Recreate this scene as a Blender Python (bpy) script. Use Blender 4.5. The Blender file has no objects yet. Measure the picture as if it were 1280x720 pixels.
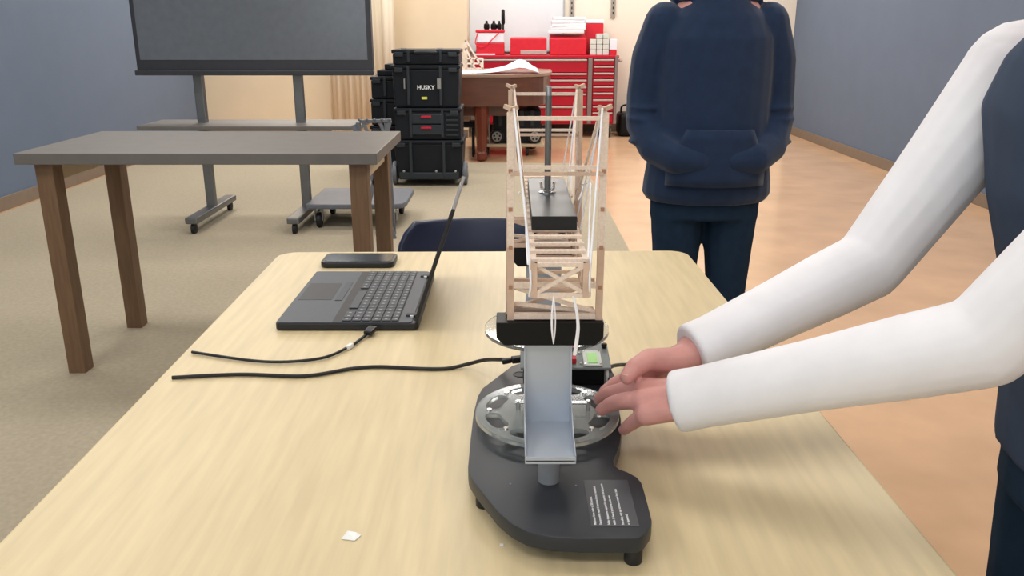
import bpy, bmesh, math, random
from mathutils import Vector, Matrix
random.seed(7)
S = bpy.context.scene
C = S.collection
# ------------------------------------------------------------------ camera, world, light
F = 1050.0                      # focal length in pixels of a 1280 x 720 frame
TH = math.radians(17.2)         # pitch below the horizon
CZ = 1.27                       # camera height
cam = bpy.data.cameras.new('camera'); cam.sensor_width = 36; cam.lens = 36*F/1280; cam.clip_start = .02
co = bpy.data.objects.new('camera', cam); C.objects.link(co)
co.location = (0, 0, CZ); co.rotation_euler = (math.pi/2-TH, 0, 0); S.camera = co
w = bpy.data.worlds.new('world'); S.world = w; w.use_nodes = True
w.node_tree.nodes['Background'].inputs[0].default_value = (.85, .92, 1, 1)
w.node_tree.nodes['Background'].inputs[1].default_value = .25
S.view_settings.view_transform = 'Standard'; S.view_settings.look = 'None'
S.view_settings.gamma = 1; S.view_settings.exposure = 0.0; S.view_settings.use_curve_mapping = False
def area(loc, sx, sy, power, col=(1, .975, .95), rot=(0, 0, 0)):  # makes the ceiling lamps and also the added fill behind the camera
    l = bpy.data.lights.new('ceiling_or_fill_lamp', 'AREA'); l.shape = 'RECTANGLE'; l.size = sx; l.size_y = sy
    l.energy = power; l.color = col
    o = bpy.data.objects.new('ceiling_or_fill_lamp', l); C.objects.link(o); o.location = loc; o.rotation_euler = rot
for ly in (-.6, 1.5, 3.7, 5.9, 8.1, 9.9):
    for lx in (-2.2, .0, 2.2):
        area((lx, ly, 2.86), 1.2, .6, (15 if ly < 3 else 26 if ly < 7 else 34) if lx > -1 else (22 if ly < 3 else 30 if ly < 7 else 38))
for wx in (-2.2, -.4):          # cool fill lamps added behind the camera to brighten faces turned to it
    area((wx, -2.13, 1.75), 1.3, 1.3, 17, (.80, .90, 1), (math.pi/2, 0, 0))

def P(x, y, z=None, d=None):    # point seen at photo pixel (x, y) lying on height z or at distance d
    r = Vector((1, 0, 0))*((x-640)/F) + Vector((0, math.sin(TH), math.cos(TH)))*((360-y)/F) + Vector((0, math.cos(TH), -math.sin(TH)))
    t = (z-CZ)/r.z if z is not None else d/r.y
    return Vector((0, 0, CZ)) + r*t

# ------------------------------------------------------------------ materials
def srgb(c):
    return tuple(((v/255)/12.92 if v/255 <= .04045 else ((v/255+.055)/1.055)**2.4) for v in c)
MATS = {}
def mat(name, col, rough=.5, metal=0, var=.06, scale=20, stretch=(1, 1, 1), bump=0, trans=0, ior=1.45, emit=0, spec=.5, coat=0, sheen=0):
    m = bpy.data.materials.new(name); m.use_nodes = True; nt = m.node_tree; b = nt.nodes['Principled BSDF']
    c = srgb(col)
    tc = nt.nodes.new('ShaderNodeTexCoord'); mp = nt.nodes.new('ShaderNodeMapping'); mp.inputs['Scale'].default_value = stretch
    nz = nt.nodes.new('ShaderNodeTexNoise'); nz.inputs['Scale'].default_value = scale; nz.inputs['Detail'].default_value = 5
    nt.links.new(tc.outputs['Object'], mp.inputs[0]); nt.links.new(mp.outputs[0], nz.inputs['Vector'])
    rp = nt.nodes.new('ShaderNodeValToRGB')
    rp.color_ramp.elements[0].position = .3; rp.color_ramp.elements[1].position = .7
    rp.color_ramp.elements[0].color = (*[max(0, v*(1-var)) for v in c], 1); rp.color_ramp.elements[1].color = (*[min(1, v*(1+var)) for v in c], 1)
    nt.links.new(nz.outputs['Fac'], rp.inputs[0]); nt.links.new(rp.outputs[0], b.inputs['Base Color'])
    b.inputs['Roughness'].default_value = rough; b.inputs['Metallic'].default_value = metal
    b.inputs['Transmission Weight'].default_value = trans; b.inputs['IOR'].default_value = ior
    b.inputs['Specular IOR Level'].default_value = spec; b.inputs['Coat Weight'].default_value = coat
    b.inputs['Sheen Weight'].default_value = sheen
    if bump:
        bp = nt.nodes.new('ShaderNodeBump'); bp.inputs['Strength'].default_value = bump; bp.inputs['Distance'].default_value = .002
        nt.links.new(nz.outputs['Fac'], bp.inputs['Height']); nt.links.new(bp.outputs[0], b.inputs['Normal'])
    if emit:
        nt.links.new(rp.outputs[0], b.inputs['Emission Color']); b.inputs['Emission Strength'].default_value = emit
    MATS[name] = m
    return m
M = MATS
mat('vinyl', (206, 168, 132), .22, var=.10, scale=3, coat=.2)
mat('carpet', (164, 154, 134), .95, var=.08, scale=60, bump=.4, spec=.1)
mat('tan_paint', (222, 206, 178), .7, var=.02, scale=4)
mat('cream_paint', (228, 219, 203), .7, var=.02, scale=4)
mat('slate_paint', (92, 106, 126), .7, var=.03, scale=4)
mat('ceiling_paint', (235, 235, 230), .8, var=.02)
mat('base_paint', (120, 105, 90), .6)
mat('maple', (205, 188, 150), .42, var=.075, scale=9, stretch=(9, .7, 9), bump=.03, spec=.4)
mat('table_edge', (176, 148, 104), .5)
mat('grey_metal', (120, 122, 124), .4, metal=.8)
mat('device_black', (42, 46, 52), .40, var=.05, scale=30, spec=.45)
mat('device_dark', (28, 29, 31), .5)
mat('label_grey', (48, 51, 58), .4)
mat('text_white', (225, 228, 232), .5, var=.01)
mat('sheet_metal', (176, 184, 195), .36, metal=.3, var=.03, scale=12)
mat('post_grey', (128, 131, 135), .5)
mat('acrylic', (208, 214, 213), .07, trans=.76, ior=1.3, var=.0)
mat('acrylic_clear', (240, 244, 244), .03, trans=.93, ior=1.3, var=.0)
mat('chrome', (215, 215, 215), .12, metal=1, var=.01)
mat('block_black', (12, 13, 15), .45, var=.05, spec=.25)
mat('load_grey', (26, 29, 32), .34, var=.04, spec=.45)
mat('rod_grey', (104, 106, 106), .4, metal=.5)
mat('rod_light', (150, 152, 152), .35, metal=.6)
mat('balsa', (222, 204, 188), .75, var=.09, scale=60, stretch=(6, 1, 6), bump=.1, spec=.2)
mat('balsa_warm', (200, 174, 154), .75, var=.10, scale=60, bump=.1, spec=.2)
mat('balsa_dark', (168, 128, 102), .8, var=.1, scale=60, spec=.2)
mat('string', (238, 238, 242), .7, var=.03)
mat('lcd', (120, 176, 84), .3, emit=.25, var=.08, scale=120)
mat('lcd_frame', (172, 178, 170), .35)
mat('pcb', (106, 112, 112), .45)
mat('red_jack', (170, 30, 45), .4)
mat('laptop', (70, 75, 82), .5, var=.05, scale=80)
mat('laptop_side', (26, 26, 30), .45)
mat('key', (60, 65, 71), .5)
mat('legend', (138, 142, 148), .5)
mat('screen_black', (16, 17, 20), .15)
mat('phone_black', (24, 26, 30), .4)
mat('phone_glass', (44, 50, 58), .12)
mat('cable', (22, 20, 20), .5)
mat('white_plastic', (225, 225, 225), .5)
mat('tape', (225, 228, 225), .3)
mat('chair_navy', (30, 38, 62), .35, var=.04)
mat('bench_top', (104, 100, 96), .5, var=.06, scale=14)
mat('bench_wood', (112, 86, 62), .6, var=.15, scale=14, stretch=(6, 6, .6))
mat('bench_pale', (198, 180, 150), .6)
mat('dolly_grey', (100, 104, 112), .5)
mat('rubber', (24, 24, 26), .6)
mat('hub', (150, 150, 148), .4, metal=.3)
mat('tool_black', (22, 27, 34), .5, var=.06, spec=.3)
mat('tool_mid', (38, 45, 52), .45)
mat('latch_red', (196, 30, 58), .4)
mat('yellow', (226, 222, 90), .5)
mat('red', (180, 10, 40), .35, var=.05, scale=6)
mat('red_bright', (208, 28, 48), .4)
mat('alu', (190, 172, 168), .4, metal=.3)
mat('alu_dark', (132, 118, 116), .45, metal=.3)
mat('paper', (228, 232, 240), .7, var=.02)
mat('whiteboard', (214, 221, 224), .25, var=.01)
mat('frame_grey', (175, 178, 178), .4, metal=.4)
mat('bracket_grey', (158, 150, 140), .5, metal=.3)
mat('piano', (98, 62, 48), .28, var=.14, scale=4, stretch=(1, 1, 6), coat=.4)
mat('piano_side', (150, 122, 104), .35, var=.08, scale=4, coat=.4)
mat('piano_leg', (112, 54, 38), .35, var=.12, scale=6)
mat('drawer_box', (206, 212, 204), .5)
mat('display_frame', (52, 54, 60), .4)
mat('display_glass', (100, 106, 114), .2)  # lighter grey puts the screen's reflection into its colour
mat('curtain', (226, 214, 192), .85, var=.02, scale=9, stretch=(4, 4, .3))
mat('hoodie', (34, 50, 76), .9, var=.10, scale=30, bump=.2, spec=.15, sheen=.2)
mat('trousers', (30, 48, 68), .9, var=.10, scale=30, bump=.2, spec=.15)
mat('skin', (200, 145, 138), .5, var=.07, scale=40, spec=.35)
mat('nail', (226, 178, 170), .3)
mat('white_cloth', (228, 228, 232), .85, var=.03, scale=25, bump=.2, spec=.2)
mat('slate_cloth', (60, 72, 92), .9, var=.06, scale=25, bump=.2, spec=.2)
mat('hair', (46, 34, 28), .6, var=.2, scale=60, stretch=(8, 8, 1))
mat('eye_white', (235, 232, 228), .3)
mat('eye_dark', (40, 28, 22), .2)
mat('shoe', (40, 42, 48), .6)
mat('pink_cloth', (176, 156, 148), .9)

# ------------------------------------------------------------------ mesh helpers
class MB:
    def __init__(s): s.v = []; s.f = []
    def add(s, vs, fs):
        n = len(s.v); s.v += [tuple(v) for v in vs]; s.f += [tuple(i+n for i in f) for f in fs]; return s
    def box(s, c, size, R=None):
        x, y, z = [k/2 for k in size]; c = Vector(c); vs = []
        for a in (-x, x):
            for b in (-y, y):
                for d in (-z, z):
                    p = Vector((a, b, d)); vs.append(c + (R @ p if R else p))
        return s.add(vs, [(0, 1, 3, 2), (4, 6, 7, 5), (0, 4, 5, 1), (2, 3, 7, 6), (0, 2, 6, 4), (1, 5, 7, 3)])
    def b2(s, x0, x1, y0, y1, z0, z1):
        return s.box(((x0+x1)/2, (y0+y1)/2, (z0+z1)/2), (abs(x1-x0), abs(y1-y0), abs(z1-z0)))
    def beam(s, p0, p1, wd, h, up=(0, 0, 1)):
        p0 = Vector(p0); p1 = Vector(p1); d = (p1-p0); L = d.length; d.normalize(); u = Vector(up)
        if abs(d.dot(u)) > .95: u = Vector((0, 1, 0))
        r = d.cross(u).normalized(); u = r.cross(d)
        R = Matrix((r, d, u)).transposed()
        return s.box((p0+p1)/2, (wd, L, h), R)
    def tube(s, pts, r, seg=8, caps=True, flat=1.0):
        pts = [Vector(p) for p in pts]; n = len(pts); rs = r if isinstance(r, (list, tuple)) else [r]*n
        rings = []; up = Vector((0, 0, 1)); prev = None
        for i, p in enumerate(pts):
            d = (pts[min(i+1, n-1)]-pts[max(i-1, 0)]).normalized()
            if prev is None:
                a = up if abs(d.z) < .9 else Vector((0, 1, 0)); u = d.cross(a).normalized()
            else:
                u = (prev - d*prev.dot(d)).normalized()
            prev = u; v = d.cross(u)
            rings.append([p + u*math.cos(2*math.pi*k/seg)*rs[i] + v*math.sin(2*math.pi*k/seg)*rs[i]*flat for k in range(seg)])
        vs = [q for g in rings for q in g]; fs = []
        for i in range(n-1):
            for k in range(seg):
                a = i*seg+k; b = i*seg+(k+1) % seg; fs.append((a, b, b+seg, a+seg))
        if caps: fs.append(tuple(range(seg))[::-1]); fs.append(tuple((n-1)*seg+k for k in range(seg)))
        return s.add(vs, fs)
    def cyl(s, p0, p1, r, seg=20, r1=None): return s.tube([p0, p1], [r, r if r1 is None else r1], seg)
    def lathe(s, c, prof, seg=32, axis='z'):
        vs = []; fs = []; c = Vector(c); n = len(prof)
        for r, h in prof:
            for k in range(seg):
                a = 2*math.pi*k/seg; p = Vector((r*math.cos(a), r*math.sin(a), h))
                if axis == 'y': p = Vector((p.x, p.z, p.y))
                if axis == 'x': p = Vector((p.z, p.x, p.y))
                vs.append(c+p)
        for i in range(n-1):
            for k in range(seg): fs.append((i*seg+k, i*seg+(k+1) % seg, (i+1)*seg+(k+1) % seg, (i+1)*seg+k))
        fs.append(tuple(range(seg))[::-1]); fs.append(tuple((n-1)*seg+k for k in range(seg)))
        return s.add(vs, fs)
    def prism(s, out, z0, z1):
        n = len(out); vs = [(x, y, z0) for x, y in out]+[(x, y, z1) for x, y in out]
        fs = [tuple(range(n))[::-1], tuple(range(n, 2*n))]+[(i, (i+1) % n, n+(i+1) % n, n+i) for i in range(n)]
        return s.add(vs, fs)
    def ball(s, c, r, seg=14, rings=9, sc=(1, 1, 1)):
        c = Vector(c); vs = []; fs = []
        for i in range(1, rings):
            t = math.pi*i/rings
            for k in range(seg):
                a = 2*math.pi*k/seg
                vs.append(c+Vector((r*sc[0]*math.sin(t)*math.cos(a), r*sc[1]*math.sin(t)*math.sin(a), r*sc[2]*math.cos(t))))
        n = len(vs); vs += [c+Vector((0, 0, r*sc[2])), c-Vector((0, 0, r*sc[2]))]
        for i in range(rings-2):
            for k in range(seg): fs.append((i*seg+k, (i+1)*seg+k, (i+1)*seg+(k+1) % seg, i*seg+(k+1) % seg))
        for k in range(seg):
            fs.append((n, k, (k+1) % seg)); b = (rings-2)*seg; fs.append((n+1, b+(k+1) % seg, b+k))
        return s.add(vs, fs)
    def chain(s, pts, rs, seg=12):
        for p, r in zip(pts, rs): s.ball(p, r, seg, 8)
        for i in range(len(pts)-1): s.tube([pts[i], pts[i+1]], [rs[i], rs[i+1]], seg)
        return s
    def build(s, name, m, parent=None, bevel=0, smooth=False, bseg=2, angle=30):
        me = bpy.data.meshes.new(name); me.from_pydata([tuple(v) for v in s.v], [], s.f)
        bm = bmesh.new(); bm.from_mesh(me)
        bmesh.ops.recalc_face_normals(bm, faces=bm.faces)
        if bevel:
            es = [e for e in bm.edges if len(e.link_faces) == 2 and e.calc_face_angle(0) > math.radians(angle)]
            bmesh.ops.bevel(bm, geom=es, offset=bevel, segments=bseg, profile=.6, affect='EDGES', clamp_overlap=True)
        bm.to_mesh(me); bm.free()
        if smooth:
            me.polygons.foreach_set('use_smooth', [True]*len(me.polygons))
            if smooth != 'all':
                try: me.set_sharp_from_angle(angle=math.radians(40))
                except Exception: pass
        me.materials.append(M[m])
        return link(name, me, parent)
def link(name, me, parent=None):
    o = bpy.data.objects.new(name, me); C.objects.link(o)
    if parent is not None:
        o.parent = parent; o.matrix_parent_inverse = Matrix.Translation(parent.location).inverted() if parent.type == 'EMPTY' else Matrix.Identity(4)
        if parent.type != 'EMPTY' and parent.parent is not None: pass
    return o
def tag(o, label, cat, group=None):
    o['label'] = label; o['category'] = cat
    if group: o['group'] = group
    return o
def thing(name, label, cat, loc=(0, 0, 0), group=None):
    o = bpy.data.objects.new(name, None); o.empty_display_size = .05; C.objects.link(o); o.location = loc
    return tag(o, label, cat, group)
def struct(o): o['kind'] = 'structure'; return o
def smoothpts(pts, n=8):
    pts = [Vector(p) for p in pts]; out = []
    for i in range(len(pts)-1):
        p0 = pts[max(i-1, 0)]; p1 = pts[i]; p2 = pts[i+1]; p3 = pts[min(i+2, len(pts)-1)]
        for k in range(n):
            t = k/n
            out.append(.5*((2*p1)+(p2-p0)*t+(2*p0-5*p1+4*p2-p3)*t*t+(3*p1-p0-3*p2+p3)*t**3))
    return out+[pts[-1]]
def textmesh(name, lines, size, m, parent, X, O, spacing=None, Y=None, bold=False):
    # lines: list of (text, offset along -Y axis of the text); X, Y: writing and up directions; O origin
    X = Vector(X).normalized(); Y = Vector(Y).normalized(); Z = X.cross(Y)
    verts = []; faces = []
    for txt, off in lines:
        cu = bpy.data.curves.new('tmp', 'FONT'); cu.body = txt; cu.size = size; cu.resolution_u = 2
        if bold: cu.offset = size*.03
        ob = bpy.data.objects.new('tmp', cu); C.objects.link(ob)
        dg = bpy.context.evaluated_depsgraph_get(); me = bpy.data.meshes.new_from_object(ob.evaluated_get(dg))
        n = len(verts)
        for v in me.vertices: verts.append(Vector(O)+X*v.co.x+Y*(v.co.y-off))
        faces += [tuple(i+n for i in p.vertices) for p in me.polygons]
        bpy.data.objects.remove(ob); bpy.data.curves.remove(cu); bpy.data.meshes.remove(me)
    me = bpy.data.meshes.new(name); me.from_pydata([tuple(v) for v in verts], [], faces); me.materials.append(M[m])
    return link(name, me, parent)

# ------------------------------------------------------------------ the room
RX0, RX1, RY0, RY1, RH = -3.7, 3.5, -2.2, 10.9, 2.9
struct(MB().b2(RX0-.1, RX1+.1, RY0-.1, RY1+.1, -.1, 0).build('floor', 'vinyl'))
struct(MB().b2(RX0-.1, RX1+.1, RY0-.1, RY1+.1, RH, RH+.1).build('ceiling', 'ceiling_paint'))
struct(MB().b2(RX0, RX1, RY1, RY1+.1, 0, RH).build('wall_back', 'cream_paint'))
struct(MB().b2(RX0, -.525, 10.25, RY1, 0, RH).build('wall_back_projecting', 'tan_paint'))
struct(MB().b2(RX0-.1, RX0, RY0, RY1, 0, RH).build('wall_left', 'slate_paint'))
struct(MB().b2(RX1, RX1+.1, RY0, RY1, 0, RH).build('wall_right', 'slate_paint'))
struct(MB().b2(RX0, RX1, RY0-.1, RY0, 0, RH).build('wall_front', 'cream_paint'))
struct(MB().b2(RX0+.05, .70, -1.8, 8.25, 0, .003).build('floor_carpet', 'carpet'))
for k, wx in enumerate((-2.2, -.4)):  # unseen windows, added to go with the cool fill lamps
    wn = struct(MB().b2(wx-.65, wx+.65, RY0+.002, RY0+.02, 1.1, 2.4).build('added_window_%d' % (k+1), 'whiteboard'))
    for a in ((wx-.7, wx-.65, 1.05, 2.45), (wx+.65, wx+.7, 1.05, 2.45), (wx-.65, wx+.65, 1.05, 1.1), (wx-.65, wx+.65, 2.4, 2.45)):
        MB().b2(a[0], a[1], RY0, RY0+.04, a[2], a[3]).build('added_window_frame', 'frame_grey', wn)
struct(MB().b2(-.5, RX1, RY1-.015, RY1, 0, .1).build('baseboard_back', 'base_paint', bevel=.004))
struct(MB().b2(RX0, -.53, 10.235, 10.25, 0, .1).build('baseboard_projecting', 'base_paint', bevel=.004))
struct(MB().b2(RX0, RX0+.015, RY0, 10.2, 0, .1).build('baseboard_left', 'base_paint', bevel=.004))
struct(MB().b2(RX1-.015, RX1, RY0, RY1-.02, 0, .1).build('baseboard_right', 'base_paint', bevel=.004))

# whiteboard on the back wall
wb = thing('whiteboard', 'white dry-erase board on the back wall above the red tool chest', 'whiteboard', (.06, 10.88, .98))
MB().b2(-.52, .63, 10.875, 10.895, 1.0, 2.2).build('board_panel', 'whiteboard', wb)
for a in ((-.535, -.52, .985, 2.215), (.63, .645, .985, 2.215), (-.52, .63, .985, 1.0), (-.52, .63, 2.2, 2.215)):
    MB().b2(a[0], a[1], 10.865, 10.895, a[2], a[3]).build('board_frame', 'frame_grey', wb)
for i, (x, lab) in enumerate(((.735, 'slotted metal shelf rail on the wall beside the whiteboard edge'), (1.245, 'slotted metal shelf rail on the wall nearer the person in navy'))):
    t = thing('shelf_rail', lab, 'shelf rail', (x, 10.88, 1.39), 'slotted shelf rails on the back wall')
    MB().b2(x-.028, x+.028, 10.878, 10.9, 1.39, 2.5).build('rail', 'bracket_grey', t, bevel=.003)
    sl = MB()
    for k in range(18): sl.b2(x-.008, x+.008, 10.876, 10.8785, 1.43+k*.06, 1.46+k*.06)
    sl.build('slots', 'device_dark', t)['kind'] = 'stuff'

# ------------------------------------------------------------------ red tool chest
CX0, CX1, CY0, CY1 = -.44, 1.245, 10.25, 10.8
tc = thing('tool_chest', 'long red rolling tool chest with two banks of drawers at the back wall', 'tool chest', (.4, 10.5, 0))
MB().b2(CX0, CX1, CY0+.02, CY1, .16, .93).build('cabinet_body', 'red', tc, bevel=.008)
MB().b2(CX0-.015, CX1+.015, CY0-.01, CY1, .93, .965).build('top_lid', 'red', tc, bevel=.008)
def drawer(x0, x1, z0, z1):
    d = MB().b2(x0+.006, x1-.006, CY0, CY0+.02, z0+.005, z1-.005).build('drawer', 'red', tc, bevel=.004)
    MB().b2(x0+.012, x1-.012, CY0-.022, CY0, z1-.026, z1-.006).build('handle', 'alu', d, bevel=.005)
zs = [.925, .765, .69, .61, .53, .38, .18]
for a, b in zip(zs[1:], zs[:-1]): drawer(CX0+.02, .895, a, b)
zs = [.925-.077*k for k in range(9)]+[.18]
for a, b in zip(zs[1:], zs[:-1]): drawer(.955, CX1-.03, a, b)
MB().b2(.9, .95, CY0-.012, CY0+.02, .17, .93).build('centre_post', 'alu_dark', tc, bevel=.005)
MB().b2(CX1-.03, CX1+.005, CY0-.012, CY0+.03, .17, .96).build('corner_post', 'alu_dark', tc, bevel=.005)
MB().tube(smoothpts([(CX1, 10.33, .9), (CX1+.06, 10.33, .9), (CX1+.06, 10.7, .9), (CX1, 10.7, .9)], 4), .012).build('side_handle', 'alu', tc, smooth=True)
for x in (-.34, .4, 1.17):
    for y in (10.33, 10.72):
        k = MB().lathe((x-.025, y, .075), [(.02, 0), (.07, .004), (.075, .012), (.075, .038), (.07, .046), (.02, .05)], 20, 'x').build('caster_wheel', 'rubber', tc, smooth=True)
        MB().lathe((x-.028, y, .075), [(.045, 0), (.045, .056)], 16, 'x').build('hub', 'hub', k)
        MB().b2(x-.035, x+.035, y-.03, y+.03, .135, .16).build('caster_plate', 'alu_dark', tc)
TZ = .965
# things on the chest
t = thing('storage_bin', 'red and white bin on the chest under the black tool heads', 'bin', (-.25, 10.45, TZ))
MB().b2(-.425, -.09, 10.33, 10.58, TZ, TZ+.14).build('bin_body', 'red_bright', t, bevel=.012)
MB().b2(-.418, -.097, 10.326, 10.584, TZ+.14, TZ+.25).build('bin_sleeve', 'paper', t, bevel=.01)
MB().b2(-.43, -.085, 10.32, 10.59, TZ+.25, TZ+.285).build('bin_rim', 'red_bright', t, bevel=.012)
for i, (x, r) in enumerate(((-.30, .036), (-.215, .04), (-.15, .03))):
    o = MB().lathe((x, 10.42, TZ+.286), [(r*.7, 0), (r, .02), (r*.9, .06), (r*.4, .075), (r*.35, .10)], 16).build('drill_chuck', 'block_black', None, smooth=True)
    tag(o, ('leftmost of the black tool heads on the red-rimmed bin', 'middle black tool head on the red-rimmed bin', 'black tool head next to the tall antenna on the red-rimmed bin')[i], 'drill chuck', 'black tool heads on the bin')
an = thing('radio_antenna', 'tall black stick standing on the red-rimmed bin', 'antenna', (-.1, 10.42, TZ+.286))
MB().cyl((-.105, 10.42, TZ+.286), (-.105, 10.42, TZ+.34), .012).build('stem', 'block_black', an)
MB().lathe((-.105, 10.42, TZ+.34), [(.012, 0), (.022, .02), (.02, .16), (.008, .175)], 14).build('sleeve', 'block_black', an, smooth=True)
cab = MB().tube(smoothpts([(-.40, 10.315, TZ+.25), (-.43, 10.30, TZ+.13), (-.34, 10.30, TZ+.09), (-.24, 10.30, TZ+.17), (-.15, 10.31, TZ+.255)]), .006, 6).build('red_cord', 'red_bright', smooth=True)
tag(cab, 'thin red cord looped over the front of the red and white bin', 'cord')
def openbin(name, label, x0, x1, h, slope):
    t = thing(name, label, 'bin', ((x0+x1)/2, 10.45, TZ))
    b = MB(); hf = h*slope
    b.add([(x0, 10.31, TZ), (x1, 10.31, TZ), (x1, 10.6, TZ), (x0, 10.6, TZ), (x0, 10.31, TZ+hf), (x1, 10.31, TZ+hf), (x1, 10.6, TZ+h), (x0, 10.6, TZ+h)],
          [(0, 1, 2, 3), (0, 1, 5, 4), (1, 2, 6, 5), (2, 3, 7, 6), (3, 0, 4, 7), (4, 5, 6, 7)])
    b.build('bin_body', 'red_bright', t, bevel=.01)
    return t
t = openbin('parts_bin', 'plain red bin in the middle of the chest top with pale label strip', -.02, .41, .20, .95)
MB().b2(.1, .41, 10.295, 10.309, TZ+.005, TZ+.05).build('label_strip', 'alu', t, bevel=.003)
tag(MB().b2(-.44, -.2, 10.26, 10.30, TZ, TZ+.015).build('ruler', 'paper', bevel=.002), 'short pale strip lying on the chest below the red and white bin', 'ruler')
t = openbin('parts_bin', 'wide red bin with sloped front under the stack of papers', .45, .88, .24, .78)
zt = TZ+.242
for k in range(5):
    off = random.uniform(-.02, .02)
    o = MB().box((.65+off+k*.01, 10.46, zt+.025+k*.0362), (.42-.01*k, .25, .034), Matrix.Rotation(random.uniform(-.06, .06), 3, 'Z')).build('paper_stack', 'paper', bevel=.004)
    tag(o, ('lowest', 'second', 'third', 'fourth', 'topmost')[k]+' white paper bundle stacked on the wide red sloped bin', 'paper', 'paper bundles on the sloped bin')
    if k == 0: o.location.z = 0
t = thing('parts_box', 'red box with white top behind the small grey drawer blocks', 'box', (.99, 10.66, TZ))
MB().b2(.88, 1.10, 10.56, 10.78, TZ, TZ+.36).build('box_body', 'red_bright', t, bevel=.01)
MB().b2(.875, 1.105, 10.555, 10.785, TZ+.36, TZ+.40).build('box_lid', 'paper', t, bevel=.008)
for r in range(4):
    for c in range(3):
        if r == 3 and c == 0: continue
        o = MB().b2(.925+c*.076, .925+c*.076+.07, 10.33, 10.5, TZ+r*.0605, TZ+r*.0605+.058).build('small_box', 'drawer_box', bevel=.006)
        tag(o, 'small pale box, '+('bottom', 'second', 'third', 'top')[r]+' row, '+('left', 'middle', 'right')[c]+' column of the block on the chest', 'box', 'small pale boxes on the chest')
t = thing('carton', 'small white and red carton at the right end of the chest top', 'carton', (1.19, 10.4, TZ))
MB().b2(1.155, 1.24, 10.34, 10.46, TZ, TZ+.06).build('carton_base', 'red_bright', t, bevel=.004)
MB().b2(1.155, 1.24, 10.34, 10.46, TZ+.06, TZ+.18).build('carton_top', 'paper', t, bevel=.004)
t = thing('tool_bag', 'black bag on the floor beside the right end of the chest', 'bag', (1.42, 10.5, 0))
MB().box((1.45, 10.52, .14), (.3, .35, .28)).build('bag_body', 'block_black', t, bevel=.06, bseg=4, smooth=True)
MB().tube(smoothpts([(1.34, 10.5, .26), (1.36, 10.5, .36), (1.54, 10.5, .36), (1.56, 10.5, .26)]), .012).build('bag_strap', 'block_black', t, smooth=True)

# ------------------------------------------------------------------ piano with papers and model
pn = thing('piano', 'dark brown wooden piano case on legs with papers on its lid', 'piano', (-.3, 8.7, 0))
out = [(-.95, 8.3), (-.02, 8.3), (.10, 8.36)]+[(.10+.30*math.sin(a), 8.95-.59*math.cos(a)) for a in [math.pi/2*k/8 for k in range(1, 9)]]+[(.41, 9.35), (.25, 9.55), (-.95, 9.55)]
MB().prism(out, .54, .815).build('case', 'piano', pn, bevel=.006)
cx, cy = -.3, 8.9
MB().prism([(cx+(x-cx)*1.02, cy+(y-cy)*1.02) for x, y in out], .815, .845).build('lid', 'piano_side', pn, bevel=.006)
MB().b2(-.9, .0, 8.42, 8.5, .44, .54).build('key_bed', 'piano', pn, bevel=.01)
for x, y in ((-.30, 8.40), (-.86, 8.42), (.22, 9.3)):
    l = MB().lathe((x, y, .1), [(.045, 0), (.05, .05), (.06, .2), (.07, .38), (.075, .44)], 8).build('leg', 'piano_leg', pn)
    MB().lathe((x, y, .0), [(.03, 0), (.055, .02), (.055, .08), (.04, .10)], 14).build('leg_foot', 'piano_leg', l)
sh = MB()
n = 14; vs = []; fs = []
for j in range(7):
    for i in range(n):
        u = i/(n-1); v = j/6
        x = -.56+.82*u; y = 8.36+.5*v+.03*u
        z = .848+.11*(math.exp(-((u-.80)/.15)**2)*(.35+.65*v)+.25*math.exp(-((u-.6)/.2)**2))+.012*math.sin(9*u+4*v)*u*(u < .95)+.006*(v)
        vs.append((x, y, z))
for j in range(6):
    for i in range(n-1): fs.append((j*n+i, j*n+i+1, (j+1)*n+i+1, (j+1)*n+i))
o = sh.add(vs, fs).build('paper_sheet', 'paper', smooth='all')
o.modifiers.new('thickness', 'SOLIDIFY').thickness = .002
tag(o, 'large crumpled white paper sheet spread over the piano lid', 'paper')
mb_ = thing('model_bridge', 'small pale stick bridge model on the left of the piano lid', 'model bridge', (-.45, 8.9, .865))
def stick(p0, p1, w_, parent, m='balsa', name='stick', h=None):
    return MB().beam(p0, p1, w_, h or w_).build(name, m, parent)
for yy in (8.86, 8.98):
    x0, x1, z0 = -.60, -.30, .872
    for (a, b) in (((x0, z0), (x1, z0)), ((x0, z0+.1), (x1, z0+.1)), ((x0, z0+.05), (x1, z0+.05)), ((x0, z0), (x0+.13, z0+.28)), ((x1, z0), (x0+.13, z0+.28)), ((x0+.13, z0), (x0+.13, z0+.28)),
                   ((x0+.05, z0), (x0+.13, z0+.2)), ((x1-.08, z0), (x0+.13, z0+.2)), ((x0, z0), (x0, z0+.1)), ((x1, z0), (x1, z0+.1))):
        stick((a[0], yy, a[1]), (b[0], yy, b[1]), .012, mb_)
for xx in (-.6, -.5, -.4, -.3): stick((xx, 8.86, .872), (xx, 8.98, .872), .012, mb_)
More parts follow.
